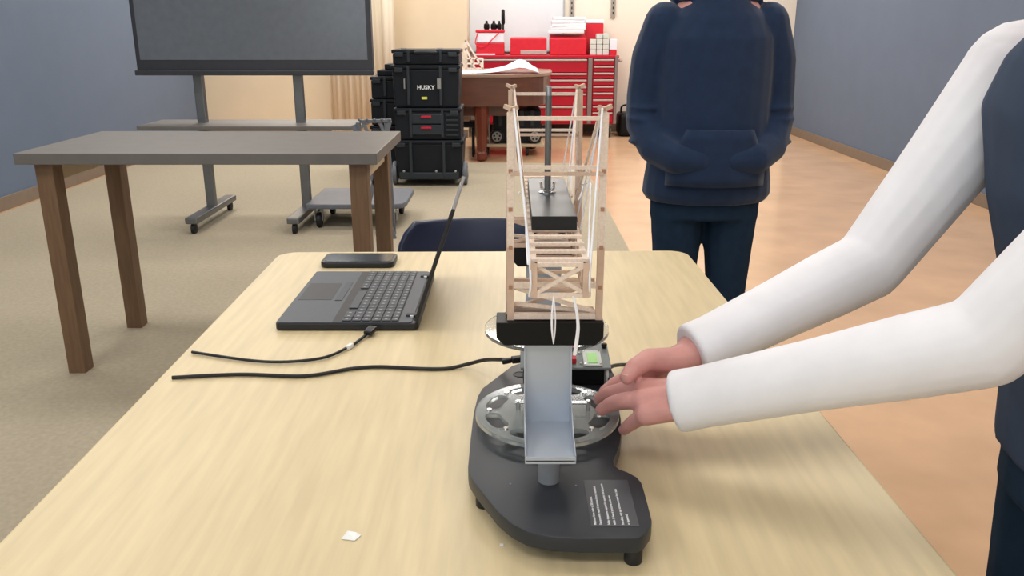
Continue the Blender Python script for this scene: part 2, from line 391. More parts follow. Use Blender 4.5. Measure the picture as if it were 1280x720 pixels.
# rolling case on a dolly under the piano
d1 = thing('low_dolly', 'low pale wooden dolly with casters under the piano', 'dolly', (.0, 8.95, 0))
MB().b2(-.33, .33, 8.72, 9.2, .095, .125).build('deck_board', 'bench_pale', d1, bevel=.006)
for x in (-.26, .16):
    for y in (8.78, 9.14):
        MB().lathe((x-.015, y, .045), [(.03, 0), (.045, .004), (.045, .026), (.03, .03)], 16, 'x').build('caster', 'rubber', d1, smooth=True)
        MB().b2(x-.02, x+.02, y-.02, y+.02, .088, .095).build('caster_plate', 'hub', d1)
rc = thing('rolling_case', 'black tool case with grey wheel hubs lying on the dolly under the piano', 'tool case', (0, 8.95, .125))
MB().b2(-.20, .30, 8.78, 9.18, .126, .47).build('case_body', 'tool_black', rc, bevel=.03, bseg=3)
for k in range(4): MB().b2(-.14+k*.11, -.10+k*.11, 8.77, 8.79, .3, .46).build('rib', 'tool_mid', rc, bevel=.004)
for x in (-.155, .235):
    wl = MB().lathe((x, 8.735, .2), [(.05, 0), (.07, .006), (.072, .02), (.07, .04)], 24, 'y').build('wheel', 'rubber', rc, smooth=True)
    MB().lathe((x, 8.729, .2), [(.05, 0), (.052, .01)], 20, 'y').build('hub', 'hub', wl)
    for k in range(5):
        a = 2*math.pi*k/5+.3
        MB().lathe((x+.03*math.cos(a), 8.7265, .2+.03*math.sin(a)), [(.011, 0), (.011, .003)], 10, 'y').build('hub_hole', 'rubber', wl)
MB().tube(smoothpts([(-.235, 8.74, .13), (-.235, 8.74, .38), (-.20, 8.74, .45), (-.1, 8.745, .49), (.05, 8.76, .475)]), .008).build('pull_handle', 'hub', rc, smooth=True)
st = thing('stool', 'black stool with pale cloth beside the tool box stack', 'stool', (-.45, 8.75, 0))
MB().b2(-.58, -.38, 8.65, 8.85, .3, .36).build('seat', 'tool_black', st, bevel=.02)
for x in (-.56, -.4):
    for y in (8.67, 8.83): MB().cyl((x, y, 0), (x, y, .3), .012, 10).build('leg', 'tool_black', st)
MB().b2(-.53, -.42, 8.64, 8.8, .361, .5).build('cloth', 'pink_cloth', st, bevel=.03, bseg=3)

# ------------------------------------------------------------------ black tool box stacks
def toolbox(x0, x1, y0, z0, z1, label, kind, taper=0.0, depth=.42):
    xc = (x0+x1)/2; y1 = y0+depth
    t = thing('tool_box', label, 'tool box', (xc, (y0+y1)/2, z0), 'stacked black tool boxes')
    b = MB(); tp = taper
    b.add([(x0+tp, y0+tp, z0), (x1-tp, y0+tp, z0), (x1-tp, y1, z0), (x0+tp, y1, z0), (x0, y0, z1-.03), (x1, y0, z1-.03), (x1, y1, z1-.03), (x0, y1, z1-.03)],
          [(0, 1, 2, 3), (0, 1, 5, 4), (1, 2, 6, 5), (2, 3, 7, 6), (3, 0, 4, 7), (4, 5, 6, 7)])
    b.build('box_body', 'tool_black', t, bevel=.015, bseg=2)
    MB().b2(x0-.008, x1+.008, y0-.008, y1, z1-.03, z1).build('box_lid', 'tool_black', t, bevel=.01)
    W = x1-x0
    for fx in (.24, .72):
        MB().b2(x0+W*fx-.012, x0+W*fx+.012, y0-.016, y0+.01, z0+.02, z1-.01).build('rib', 'tool_mid', t, bevel=.005)
    for fx in (.10, .90):
        MB().b2(x0+W*fx-.035, x0+W*fx+.035, y0-.02, y0+.01, z1-.055, z1-.02).build('latch', 'tool_mid', t, bevel=.006)
    return t
PX = -.69
YF = 6.98
t = toolbox(PX-.285, PX+.285, YF, .06, .385, 'bottom rolling black tool box with big wheels in the tall stack', 'roll', .02, .45)
MB().b2(PX-.25, PX+.25, YF-.012, YF+.02, .06, .12).build('base_lip', 'tool_mid', t, bevel=.01)
for sx in (-1, 1):
    wl = MB().lathe((PX+sx*.295-.022, YF+.1, .1), [(.05, 0), (.095, .006), (.1, .016), (.1, .03), (.095, .038), (.05, .044)], 24, 'x').build('wheel', 'dolly_grey', t, smooth=True)
    MB().lathe((PX+sx*.295-.026, YF+.1, .1), [(.04, 0), (.04, .052)], 16, 'x').build('hub', 'hub', wl)
for x in (-.21, .06, .22): MB().ball((PX+x, YF-.014, .13), .011).build('rivet', 'hub', t)
t = toolbox(PX-.27, PX+.27, YF+.01, .388, .645, 'black two-drawer tool box with red latches in the tall stack', 'drw')
for z0 in (.43, .52):
    dr = MB().b2(PX-.13, PX+.12, YF-.008, YF+.02, z0, z0+.08).build('drawer', 'tool_mid', t, bevel=.008)
    MB().b2(PX-.055, PX+.03, YF-.018, YF-.006, z0+.05, z0+.066).build('latch', 'latch_red', dr, bevel=.003)
for k in range(5): MB().b2(PX+.15, PX+.25, YF+.0, YF+.02, .42+k*.04, .435+k*.04).build('grille_bar', 'tool_mid', t, bevel=.003)
t = toolbox(PX-.28, PX+.265, YF+.01, .65, .985, 'upper black tool box with white lettering and yellow sticker', 'upper', .012)
textmesh('lettering', [('HUSKY', 0)], .045, 'text_white', t, (1, 0, 0), (PX-.08, YF+.002, .795), Y=(0, 0, 1), bold=True)
MB().b2(PX-.045, PX+.0, YF+.006, YF+.012, .715, .735).build('sticker', 'yellow', t)
MB().b2(PX+.085, PX+.115, YF-.010, YF+.01, .80, .88).build('bar_label', 'hub', t)
MB().b2(PX-.185, PX-.175, YF-.010, YF+.01, .80, .88).build('bar_label', 'hub', t)
t = toolbox(PX-.27, PX+.265, YF+.01, .988, 1.105, 'topmost flat black tool box of the tall stack', 'top')
MB().tube(smoothpts([(PX-.08, YF-.005, 1.08), (PX-.07, YF-.03, 1.085), (PX+.07, YF-.03, 1.085), (PX+.08, YF-.005, 1.08)], 5), .012).build('carry_handle', 'tool_mid', t, smooth=True)
for x in (-.2, .09): MB().b2(PX+x, PX+x+.05, YF, YF+.03, 1.106, 1.118).build('clip', 'hub', t, bevel=.003)
t = toolbox(-1.24, -.72, 7.46, .05, .45, 'lower black tool box behind the dark-topped bench', 'low')
t = toolbox(-1.23, -.72, 7.46, .455, .68, 'middle black tool box of the shorter stack by the display', 'mid')
t = toolbox(-1.22, -.72, 7.46, .685, .87, 'upper black tool box of the shorter stack by the display', 'upp')
for k, (x, z) in enumerate(((-1.17, .05), (-1.11, .10), (-1.04, .15))):
    t = MB().b2(x, -.74, 7.5+.05*k, 7.8, .872+k*.05, .92+k*.05).build('organizer_case', 'tool_black', bevel=.008)
    tag(t, ('lowest', 'middle', 'topmost')[k]+' flat black organizer case on the shorter tool box stack', 'case', 'organizer cases on the shorter stack')

# ------------------------------------------------------------------ display on a stand, curtain, folded stand
ds = thing('display', 'large dark flat display with grey frame at the left', 'display', (-1.72, 5.6, 0))
dx0, dx1, dz0, dz1, dy = -2.40, -.89, 1.0, 1.92, 5.55
MB().b2(dx0, dx1, dy, dy+.07, dz0, dz1).build('display_case', 'display_frame', ds, bevel=.008)
MB().b2(dx0+.03, dx1-.03, dy-.004, dy+.001, dz0+.075, dz1-.03).build('screen', 'display_glass', ds)
MB().b2(dx0-.005, dx1+.005, dy-.03, dy+.03, dz0-.02, dz0+.012).build('pen_tray', 'display_frame', ds, bevel=.005)
for x in (-2.05, -1.4):
    MB().b2(x-.03, x+.03, dy+.08, dy+.13, .1, 1.7).build('stand_post', 'grey_metal', ds, bevel=.006)
    MB().b2(x-.04, x+.04, dy-.3, dy+.5, .07, .11).build('stand_foot', 'grey_metal', ds, bevel=.008)
    for y in (dy-.26, dy+.46):
        MB().lathe((x-.015, y, .035), [(.02, 0), (.035, .004), (.035, .026), (.02, .03)], 14, 'x').build('caster', 'rubber', ds, smooth=True)
MB().b2(-2.4, -.975, dy-.12, dy+.3, .645, .67).build('shelf', 'bench_top', ds, bevel=.004)
cu = MB(); n = 60; vs = []; fs = []
for i in range(n):
    u = i/(n-1); x = -2.1+.77*u; y = 9.9+.03*math.sin(u*34)+.012*math.sin(u*71)
    vs += [(x, y, .05), (x, y, 2.6)]
for i in range(n-1): fs.append((2*i, 2*i+2, 2*i+3, 2*i+1))
o = cu.add(vs, fs).build('curtain', 'curtain', smooth='all'); o.modifiers.new('thickness', 'SOLIDIFY').thickness = .006
tag(o, 'pale beige hanging curtain behind the display and tool boxes', 'curtain')
fs_ = thing('folding_stand', 'grey metal folding stand with crossed bars behind the bench', 'stand', (-.86, 5.15, 0))
for (a, b) in (((-.96, 5.15, .0), (-.74, 5.15, .735)), ((-.74, 5.15, .0), (-.96, 5.15, .71)), ((-.92, 5.15, .73), (-.73, 5.15, .735)), ((-.93, 5.15, .725), (-.93, 5.27, .0)), ((-.76, 5.15, .725), (-.76, 5.27, .0))):
    MB().beam(a, b, .028, .02).build('bar', 'dolly_grey', fs_, bevel=.003)
for k in range(5): MB().ball((-.92+k*.045, 5.135, .742), .009).build('knob', 'dolly_grey', fs_, smooth='all')
for x in (-.9, -.8): MB().beam((x, 5.15, .725), (x+.05, 5.15, .6), .02, .02).build('bar', 'dolly_grey', fs_, bevel=.003)

# ------------------------------------------------------------------ dark-topped bench, dolly, chair
bt = thing('work_bench', 'wooden bench with thick dark grey top left of the tool boxes', 'bench', (-1.1, 3.27, 0))
BX0, BX1, BY0, BY1, BZ = -1.75, -.475, 2.95, 3.62, .85
MB().b2(BX0, BX1, BY0, BY1, BZ-.04, BZ).build('bench_top', 'bench_top', bt, bevel=.003)
for x in (BX0+.08, BX1-.075):
    for y in (BY0+.07, BY1-.09):
        MB().b2(x-.032, x+.032, y-.035, y+.035, 0, BZ-.041).build('leg', 'bench_wood', bt, bevel=.004)
MB().b2(BX1-.095, BX1-.055, BY0+.106, BY1-.126, BZ-.11, BZ-.041).build('side_apron', 'bench_pale', bt, bevel=.003)
MB().b2(BX0+.06, BX0+.1, BY0+.106, BY1-.126, BZ-.11, BZ-.041).build('side_apron', 'bench_pale', bt, bevel=.003)
MB().b2(BX0+.115, BX1-.11, BY1-.11, BY1-.07, BZ-.11, BZ-.041).build('back_apron', 'bench_pale', bt, bevel=.003)
gd = thing('platform_dolly', 'grey flat platform dolly with black casters beside the bench', 'dolly', (-.98, 5.65, 0))
o2 = [(-1.35, 5.4), (-.78, 5.4), (-.72, 5.44), (-.70, 5.5), (-.70, 5.95), (-.75, 6.0), (-1.35, 6.0)]
MB().prism(o2, .135, .17).build('platform', 'dolly_grey', gd, bevel=.01)
for x, y in ((-.79, 5.47), (-.79, 5.9), (-1.28, 5.47), (-1.28, 5.9)):
    k = MB().lathe((x-.018, y, .052), [(.02, 0), (.048, .005), (.052, .012), (.052, .026), (.048, .033), (.02, .038)], 20, 'x').build('caster_wheel', 'rubber', gd, smooth=True)
    for s_ in (-.024, .024): MB().b2(x+s_-.003, x+s_+.003, y-.02, y+.02, .05, .135).build('fork', 'hub', k)
ch = thing('folding_chair', 'navy blue chair with rounded back behind the table', 'chair', (-.03, 2.35, 0))
n = 24; vs = []; fs = []
cxx, cw = -.075, .24
prof = []
def chair_back(x):   # curved shell
    return 2.22+.05*(1-((x-cxx)/cw)**2)
b = MB(); rows = 9
for j in range(rows):
    v = j/(rows-1)
    for i in range(n):
        u = -1+2*i/(n-1); z = .52+.245*v
        lim = cw if v < .55 else cw-.05*((v-.55)/.45)**2.6
        x = cxx+u*lim; vs.append((x, 2.22+.05*(1-u*u)+.05*(v-.5), z))
for j in range(rows-1):
    for i in range(n-1): fs.append((j*n+i, j*n+i+1, (j+1)*n+i+1, (j+1)*n+i))
o = b.add(vs, fs).build('backrest', 'chair_navy', ch, smooth='all'); md = o.modifiers.new('thickness', 'SOLIDIFY'); md.thickness = .022; md.offset = 0
bv = o.modifiers.new('bevel', 'BEVEL'); bv.width = .006; bv.segments = 2
MB().box((cxx, 2.47, .44), (.44, .40, .03)).build('seat', 'chair_navy', ch, bevel=.012, smooth=True)
for sx in (-1, 1):
    MB().tube([(cxx+sx*.215, 2.29, .70), (cxx+sx*.215, 2.33, .44), (cxx+sx*.215, 2.62, .0)], .011).build('leg', 'grey_metal', ch, smooth=True)
    MB().tube([(cxx+sx*.2, 2.62, .43), (cxx+sx*.2, 2.25, .0)], .011).build('leg', 'grey_metal', ch, smooth=True)

# ------------------------------------------------------------------ main table
tb = thing('table', 'light maple table in the foreground carrying the tester and laptop', 'table', (-.05, 1.1, 0))
TW0, TW1, TY0, TY1 = -.56, .425, -.1, 1.985
def rrect(x0, x1, y0, y1, r, n=6):
    pts = []
    for cx_, cy_, a0 in ((x1-r, y1-r, 0), (x0+r, y1-r, 90), (x0+r, y0+r, 180), (x1-r, y0+r, 270)):
        for k in range(n+1):
            a = math.radians(a0+90*k/n); pts.append((cx_+r*math.cos(a), cy_+r*math.sin(a)))
    return pts
al = math.radians(.9)
def rot(p):
    x, y = p; return (x*math.cos(al)-(y-1.9)*math.sin(al), 1.9+x*math.sin(al)+(y-1.9)*math.cos(al))
MB().prism([rot(p) for p in rrect(TW0, TW1, TY0, TY1, .045)], .722, .75).build('table_top', 'maple', tb, bevel=.003)
MB().b2(TW0+.07, TW1-.07, .05, 1.87, .66, .722).build('under_frame', 'grey_metal', tb, bevel=.004)
for x in (TW0+.1, TW1-.07):
    for y in (.08, 1.84): MB().cyl((x, y, 0), (x, y, .722), .022, 16).build('leg', 'grey_metal', tb, smooth=True)

# ------------------------------------------------------------------ laptop
lp = thing('laptop', 'open grey-black laptop with its keyboard towards the left', 'laptop', (-.29, 1.58, .75))
LX0, LX1, LY0, LY1 = -.425, -.168, 1.418, 1.752
MB().prism(rrect(LX0, LX1, LY0, LY1, .008, 3), .752, .7645).build('base', 'laptop_side', lp, bevel=.002)
dk = MB().prism(rrect(LX0+.002, LX1-.012, LY0+.002, LY1-.002, .006, 3), .7645, .7662).build('deck', 'laptop', lp)
KX1 = LX1-.036
MB().b2(LX0+.09+.012, KX1+.001, LY0+.0055, LY1-.0055, .7662, .7663).build('key_well', 'device_dark', lp)
key = None; lg = None
kh = (LY1-LY0-.012)/18.0; kw = .0178
rows = 6
for r in range(rows):
    x1 = KX1-(r*kw if r == 0 else r*kw-.004); ww = kw-.004 if r == 0 else kw
    c = 0.0
    for k in range(18):
        span = 1
        if r == 5 and k in (3, 5, 6, 7, 8, 9, 10): continue
        if r == 5 and k == 4: span = 6
        y0 = LY0+.006+k*kh
        yy0, yy1 = y0+.0008, y0+span*kh-.0008
        o = MB().b2(x1-ww+.0008, x1-.0008, yy0, yy1, .7664, .7682).build('key', 'key', lp, bevel=.0006, bseg=1)
        if span == 1:
            MB().b2(x1-ww+.006, x1-ww+.0105, (yy0+yy1)/2-.002, (yy0+yy1)/2+.002, .7682, .76828).build('legend', 'legend', o)
MB().b2(LX0+.01, LX0+.075, 1.55, 1.66, .7662, .7666).build('touchpad', 'laptop_side', lp)
MB().b2(LX0+.082, LX0+.096, 1.545, 1.665, .7662, .7672).build('pad_buttons', 'key', lp, bevel=.0005)
for y in (LY0+.04, LY1-.04):
    MB().b2(LX1-.026, LX1-.006, y-.007, y+.007, .7655, .7695).build('hinge', 'laptop_side', lp, bevel=.002)
    MB().b2(LX1-.018, LX1-.012, y-.011, y-.0072, .7662, .7690).build('hinge_stop', 'white_plastic', lp)
for x in (-.2, -.235, -.27): MB().b2(x-.008, x+.008, LY0-.0006, LY0+.002, .755, .761).build('port', 'device_dark', lp)
ang = math.radians(19.3); L = .217
R = Matrix.Rotation(ang, 3, 'Y')
c0 = Vector((LX1-.004, (LY0+LY1)/2, .768))
MB().box(c0+R @ Vector((0, 0, L/2)), (.007, LY1-LY0, L), R).build('screen_lid', 'laptop_side', lp, bevel=.002)
MB().box(c0+R @ Vector((-.0038, 0, L/2+.004)), (.0006, LY1-LY0-.03, L-.03), R).build('screen', 'screen_black', lp)
# phone
ph = thing('smartphone', 'black smartphone in a thick case lying behind the laptop', 'phone', (-.36, 1.89, .75))
MB().prism(rrect(-.435, -.268, 1.83, 1.915, .016, 5), .7505, .764).build('phone_case', 'phone_black', ph, bevel=.004, bseg=3, smooth=True)
MB().prism(rrect(-.428, -.275, 1.837, 1.908, .012, 5), .764, .7646).build('phone_screen', 'phone_glass', ph)
# cables
c1 = thing('usb_cable', 'black cable running left from the tester across the table', 'cable', P(560, 460, .753))
pts = [P(642, 450, .806)+Vector((0, 0, 0)), P(625, 449.5, .795), P(606, 450, .775), P(585, 455, .758), P(560, 460.5, .7535), P(530, 461, .7535), P(500, 459.5, .7535), P(470, 458.5, .7535), P(438, 461, .7535), P(380, 470, .7535), P(300, 468, .7535), P(215, 472, .7535)]
MB().tube(smoothpts(pts), .0030, 8).build('cord', 'cable', c1, smooth=True)
p = P(641, 450, .806)
MB().beam(p+Vector((-.002, 0, 0)), p+Vector((.020, .004, .001)), .011, .009).build('plug', 'cable', c1, bevel=.002)
MB().beam(p+Vector((-.016, -.002, -.002)), p+Vector((-.002, 0, 0)), .0075, .0075).build('strain_relief', 'cable', c1, bevel=.002)
c2 = thing('laptop_cable', 'short dark cable plugged into the near side of the laptop', 'cable', P(450, 425, .753))
pts = [P(466, 411, .762), P(458, 418, .756), P(448, 426, .754), P(437, 433, .754), P(400, 448, .754), P(330, 452, .754), P(240, 440, .754)]
MB().tube(smoothpts(pts), .0026, 8).build('cord', 'cable', c2, smooth=True)
MB().beam(P(467, 409.5, .761), P(459, 417, .758), .016, .009).build('plug', 'laptop_side', c2, bevel=.003)
MB().beam(P(440, 431, .755), P(434, 435, .755), .007, .007).build('white_collar', 'white_plastic', c2, bevel=.001)
c3 = tag(MB().tube(smoothpts([P(758, 462, .795), P(768, 457, .78), P(785, 456, .7535), P(800, 458, .7535), P(850, 462, .7535), P(930, 455, .7535), P(985, 448, .7535)]), .003, 8).build('power_cable', 'cable', smooth=True), 'black cable running right from the tester behind the hands', 'cable')
p = P(442, 670, .7505)
o = MB().add([p+Vector(v) for v in ((-.012, -.006, 0), (.003, -.009, 0), (.008, .001, 0), (.002, .004, .0015), (-.008, .009, 0))]+[p+Vector(v)+Vector((0, 0, .0006)) for v in ((-.012, -.006, 0), (.003, -.009, 0), (.008, .001, 0), (.002, .004, .0015), (-.008, .009, 0))],
            [(0, 1, 2, 3, 4), (5, 6, 7, 8, 9), (0, 1, 6, 5), (1, 2, 7, 6), (2, 3, 8, 7), (3, 4, 9, 8), (4, 0, 5, 9)]).build('tape_scrap', 'tape')
tag(o, 'tiny scrap of clear tape on the table near the left front', 'tape')
p = P(627, 681, .7505)
tag(MB().box(p, (.004, .003, .001)).build('paper_chip', 'white_plastic'), 'tiny white chip on the table in front of the tester', 'chip')

# ------------------------------------------------------------------ bridge tester
BT = .785
DX, DY = .045, .981            # wheel axis
dv = thing('bridge_tester', 'black bridge testing machine with clear hand wheel and grey bracket', 'testing machine', (DX, DY, .75))
opx = [(655, 452), (640, 457), (603, 485), (597, 495), (592, 515), (588, 550), (585, 583), (586, 592), (592, 602), (606, 620), (622, 640), (640, 655), (660, 665), (690, 671), (725, 673), (797, 673),
       (806, 668), (814, 657), (815, 650), (810, 630), (805, 612), (802, 603), (796, 596), (785, 590), (774, 586), (768, 581), (767, 575), (771, 566), (775, 555), (777, 540), (776, 522), (773, 505), (766, 465), (760, 453), (750, 448)]
ol = [(q.x, q.y) for q in (P(x, y, BT) for x, y in opx)]
MB().prism(ol, .7675, BT).build('base_plate', 'device_black', dv, bevel=.002, bseg=2, angle=50, smooth=True)
for x, y in ((600, 618), (792, 683), (660, 468), (757, 470)):
    q = P(x, y, .7675)
    if (x, y) == (600, 618): q = P(600, 622, .7675)+Vector((.004, .012, 0))
    MB().lathe((q.x, q.y, .75), [(.0085, 0), (.0095, .002), (.0095, .0145), (.0085, .0175)], 20).build('foot', 'device_dark', dv, smooth=True)
# label with safety text
q0 = P(739, 658, BT+.0002); q1 = P(735, 600, BT+.0002); q2 = P(790, 598, BT+.0002); q3 = P(799, 657, BT+.0002)
lb = MB().b2(q0.x, q3.x, q0.y, q1.y, BT, BT+.0003).build('warning_label', 'label_grey', dv)
X0 = P(745.5, 656.5, BT).x
lines = [('Maximum force rating is 200 pounds.', 0), ('Damage might result if maximum force is exceeded.', .0058),
         ('Safety glasses are required for operator and all persons', .0142), ('within 10 feet of structures under test.', .0200),
         ('For safety, only test structures made from balsa', .0285), ('or basswood.', .0343)]
textmesh('warning_text', lines, .0036, 'text_white', lb, (0.0, 1, 0), (X0, P(750, 656.5, BT).y, BT+.0005), Y=(-1, 0.0, 0), bold=True)
for x, y in ((638, 605), (720, 607), (705, 555)):
    q = P(x, y, BT); MB().lathe((q.x, q.y, BT-.0003), [(.0012, 0), (.0010, .0009)], 10).build('screw', 'post_grey', dv)
q = P(650, 468, BT); MB().lathe((q.x, q.y, BT), [(.0105, 0), (.0105, .0006), (.0085, .0007), (.0085, .0001)], 24).build('bolt_ring', 'device_dark', dv, smooth=True)

# clear hand wheel
def wheel_mesh(cx, cy, z0, z1, R_, slots, name, parent, m='acrylic', r_in=.006):
    N = 240; rm = R_*.77; vs = []; fs = []
    rings = []
    prof = []
    for i in range(N):
        a = 2*math.pi*i/N
        ri = ro = None
        if slots:
            ph_ = (a/(2*math.pi)*slots) % 1.0
            t_ = (ph_-.5)/.40
            hw = R_*.115*math.sqrt(max(0, 1-abs(t_)**5)) if abs(t_) < 1 else 0
        else: hw = 0
        prof.append((a, hw))
    rad = lambda hw: [r_in, rm-hw-.0001, rm+hw+.0001, R_]
    for zz in (z0, z1):
        for a, hw in prof:
            for r in rad(hw): vs.append((cx+r*math.cos(a), cy+r*math.sin(a), zz))
    top = N*4
    for i in range(N):
        j = (i+1) % N
        openc = prof[i][1] > 0 or prof[j][1] > 0
        for k in range(3):
            if k == 1 and openc and prof[i][1] >= 0 and (prof[i][1] > 0 or prof[j][1] > 0):
                # slot walls
                for kk in (1, 2): fs.append((i*4+kk, j*4+kk, top+j*4+kk, top+i*4+kk))
                if prof[i][1] == 0: fs.append((i*4+1, i*4+2, top+i*4+2, top+i*4+1))
                if prof[j][1] == 0: fs.append((j*4+1, j*4+2, top+j*4+2, top+j*4+1))
                continue
            fs.append((i*4+k, i*4+k+1, j*4+k+1, j*4+k)); fs.append((top+i*4+k, top+j*4+k, top+j*4+k+1, top+i*4+k+1))
        fs.append((i*4+3, j*4+3, top+j*4+3, top+i*4+3)); fs.append((i*4, top+i*4, top+j*4, j*4))
    return MB().add(vs, fs).build(name, m, parent)
wh = wheel_mesh(DX, DY, .7955, .8015, .0915, 8, 'hand_wheel', dv)
MB().lathe((DX, DY, BT), [(.010, 0), (.010, .0165), (.007, .0175), (.007, .019)], 28).build('wheel_hub', 'post_grey', wh, smooth=True)
for k in range(8):
    a = 2*math.pi*k/8
    MB().lathe((DX+.074*math.cos(a), DY+.074*math.sin(a), .8016), [(.0035, 0), (.003, .003)], 12).build('rim_bolt', 'chrome', wh, smooth=True)
MB().cyl((.004, .985, .812), (.098, .983, .812), .0026, 12).build('handle_rod', 'chrome', wh, smooth=True)
MB().cyl((.0975, .983, .8015), (.0975, .983, .8155), .0030, 12).build('handle_pin', 'chrome', wh, smooth=True)
MB().cyl((.008, .985, .8015), (.008, .985, .8145), .0030, 12).build('handle_pin', 'chrome', wh, smooth=True)

# grey sheet-metal brackets (near one in view, far one mirrored behind)
def bracket(yb, s, dx=-.0045):
    W = .0256; th = .0012; zf = .836; zt = .932; yf = yb-s*.094; x = DX+dx
    br = MB().b2(x-W, x+W, min(yb, yb-s*th), max(yb, yb-s*th), zf, zt).build('bracket', 'sheet_metal', dv)
    MB().b2(x-W, x+W, min(yf, yb), max(yf, yb), zf-th, zf).build('shelf', 'sheet_metal', br)
    MB().b2(x-W-th, x+W+th, min(yf, yf+s*th), max(yf, yf+s*th), zf-.004, zf+.004).build('front_lip', 'sheet_metal', br)
    for sx in (-1, 1):
        xx = x+sx*(W+th/2); b = MB()
        prof = [(yb, zf-.004), (yf, zf-.004), (yf, zf+.006), (yb-s*.06, zf+.012), (yb-s*.012, zf+.035), (yb-s*.003, zt), (yb, zt)]
        n = len(prof)
        b.add([(xx-th/2, y, z) for y, z in prof]+[(xx+th/2, y, z) for y, z in prof], [tuple(range(n)), tuple(range(n, 2*n))]+[(i, (i+1) % n, n+(i+1) % n, n+i) for i in range(n)])
        b.build('gusset', 'sheet_metal', br)
    MB().cyl((x+.0005, yb-s*.045, BT), (x+.0005, yb-s*.045, zf-th), .0122, 28).build('post', 'post_grey', br, smooth=True)
bracket(.883, 1); bracket(1.222, -1, .003)
def platform(y0, y1, hw, dx=-.003):
    b = MB(); z0, z1 = .9325, .9595; ch_ = .009
    prof = [(-hw+ch_, z0), (hw-ch_, z0), (hw, z0+ch_), (hw, z1), (-hw, z1), (-hw, z0+ch_)]; n = 6
    b.add([(DX+dx+x, y0, z) for x, z in prof]+[(DX+dx+x, y1, z) for x, z in prof], [tuple(range(n)), tuple(range(n, 2*n))]+[(i, (i+1) % n, n+(i+1) % n, n+i) for i in range(n)])
    return b.build('support_block', 'block_black', dv, bevel=.0008, bseg=1)
platform(.873, .910, .0595); platform(1.197, 1.234, .0515, .0065)
wheel_mesh(DX-.003, .9600, .9190, .9235, .0752, 0, 'clear_disc', dv, 'acrylic_clear', r_in=.004)
# control box behind the wheel
ctl = MB()
bx0, bx1, by0, by1 = .012, .139, 1.088, 1.155
cb = MB().add([(bx0, by0, .8125), (bx1, by0, .8125), (bx1, by1, .824), (bx0, by1, .824), (bx0, by0, .8165), (bx1, by0, .8165), (bx1, by1, .8285), (bx0, by1, .8285)],
              [(0, 1, 2, 3), (4, 5, 6, 7), (0, 1, 5, 4), (1, 2, 6, 5), (2, 3, 7, 6), (3, 0, 4, 7)]).build('control_panel', 'pcb', dv, bevel=.0008, bseg=1)
MB().b2(bx0+.004, bx1-.008, by0+.012, by1-.002, BT, .8125).build('control_housing', 'block_black', dv, bevel=.001)
MB().b2(bx1-.006, bx1-.003, by0+.004, by0+.010, BT, .8125).build('support_pin', 'white_plastic', dv)
MB().b2(bx1-.004, bx1+.006, by0-.002, by0+.02, .794, .8).build('side_clip', 'block_black', dv, bevel=.001)
sl_ = math.atan2(.012, by1-by0)
RR = Matrix.Rotation(sl_, 3, 'X')
def on_panel(x, y, h=0): return Vector((x, y, .8167+(y-by0)/(by1-by0)*.012+h))
def ppx(x, y):
    q = P(x, y, .822); return q.x, q.y
cx_, cy_ = ppx(740, 448)
fr = MB().box(on_panel(cx_, cy_, .0015), (.026, .040, .003), RR).build('screen_frame', 'lcd_frame', cb, bevel=.0006, bseg=1)
MB().box(on_panel(cx_, cy_-.002, .0034), (.0135, .026, .0008), RR).build('lcd_screen', 'lcd', cb)
for ax in (-.0105, .0105):
    for ay in (-.017, .017): MB().lathe(on_panel(cx_+ax, cy_+ay, .002), [(.0016, 0), (.0014, .0022)], 10).build('corner_screw', 'chrome', cb)
x_, y_ = ppx(717, 450)
MB().box(on_panel(x_, y_, .004), (.007, .013, .008), RR).build('red_terminal', 'red_jack', cb, bevel=.001)
x_, y_ = ppx(715, 440)
MB().box(on_panel(x_, y_, .003), (.006, .008, .006), RR).build('red_terminal', 'red_jack', cb, bevel=.001)
x_, y_ = ppx(755, 438)
MB().lathe(on_panel(x_, y_, 0), [(.003, 0), (.003, .002), (.0042, .003), (.0042, .006), (.003, .007)], 14).build('knob', 'block_black', cb, smooth=True)
for x, y in ((724, 436), (724, 443), (726, 452)):
    x_, y_ = ppx(x, y); MB().lathe(on_panel(x_, y_), [(.0016, 0), (.0014, .002)], 10).build('button', 'lcd_frame', cb)

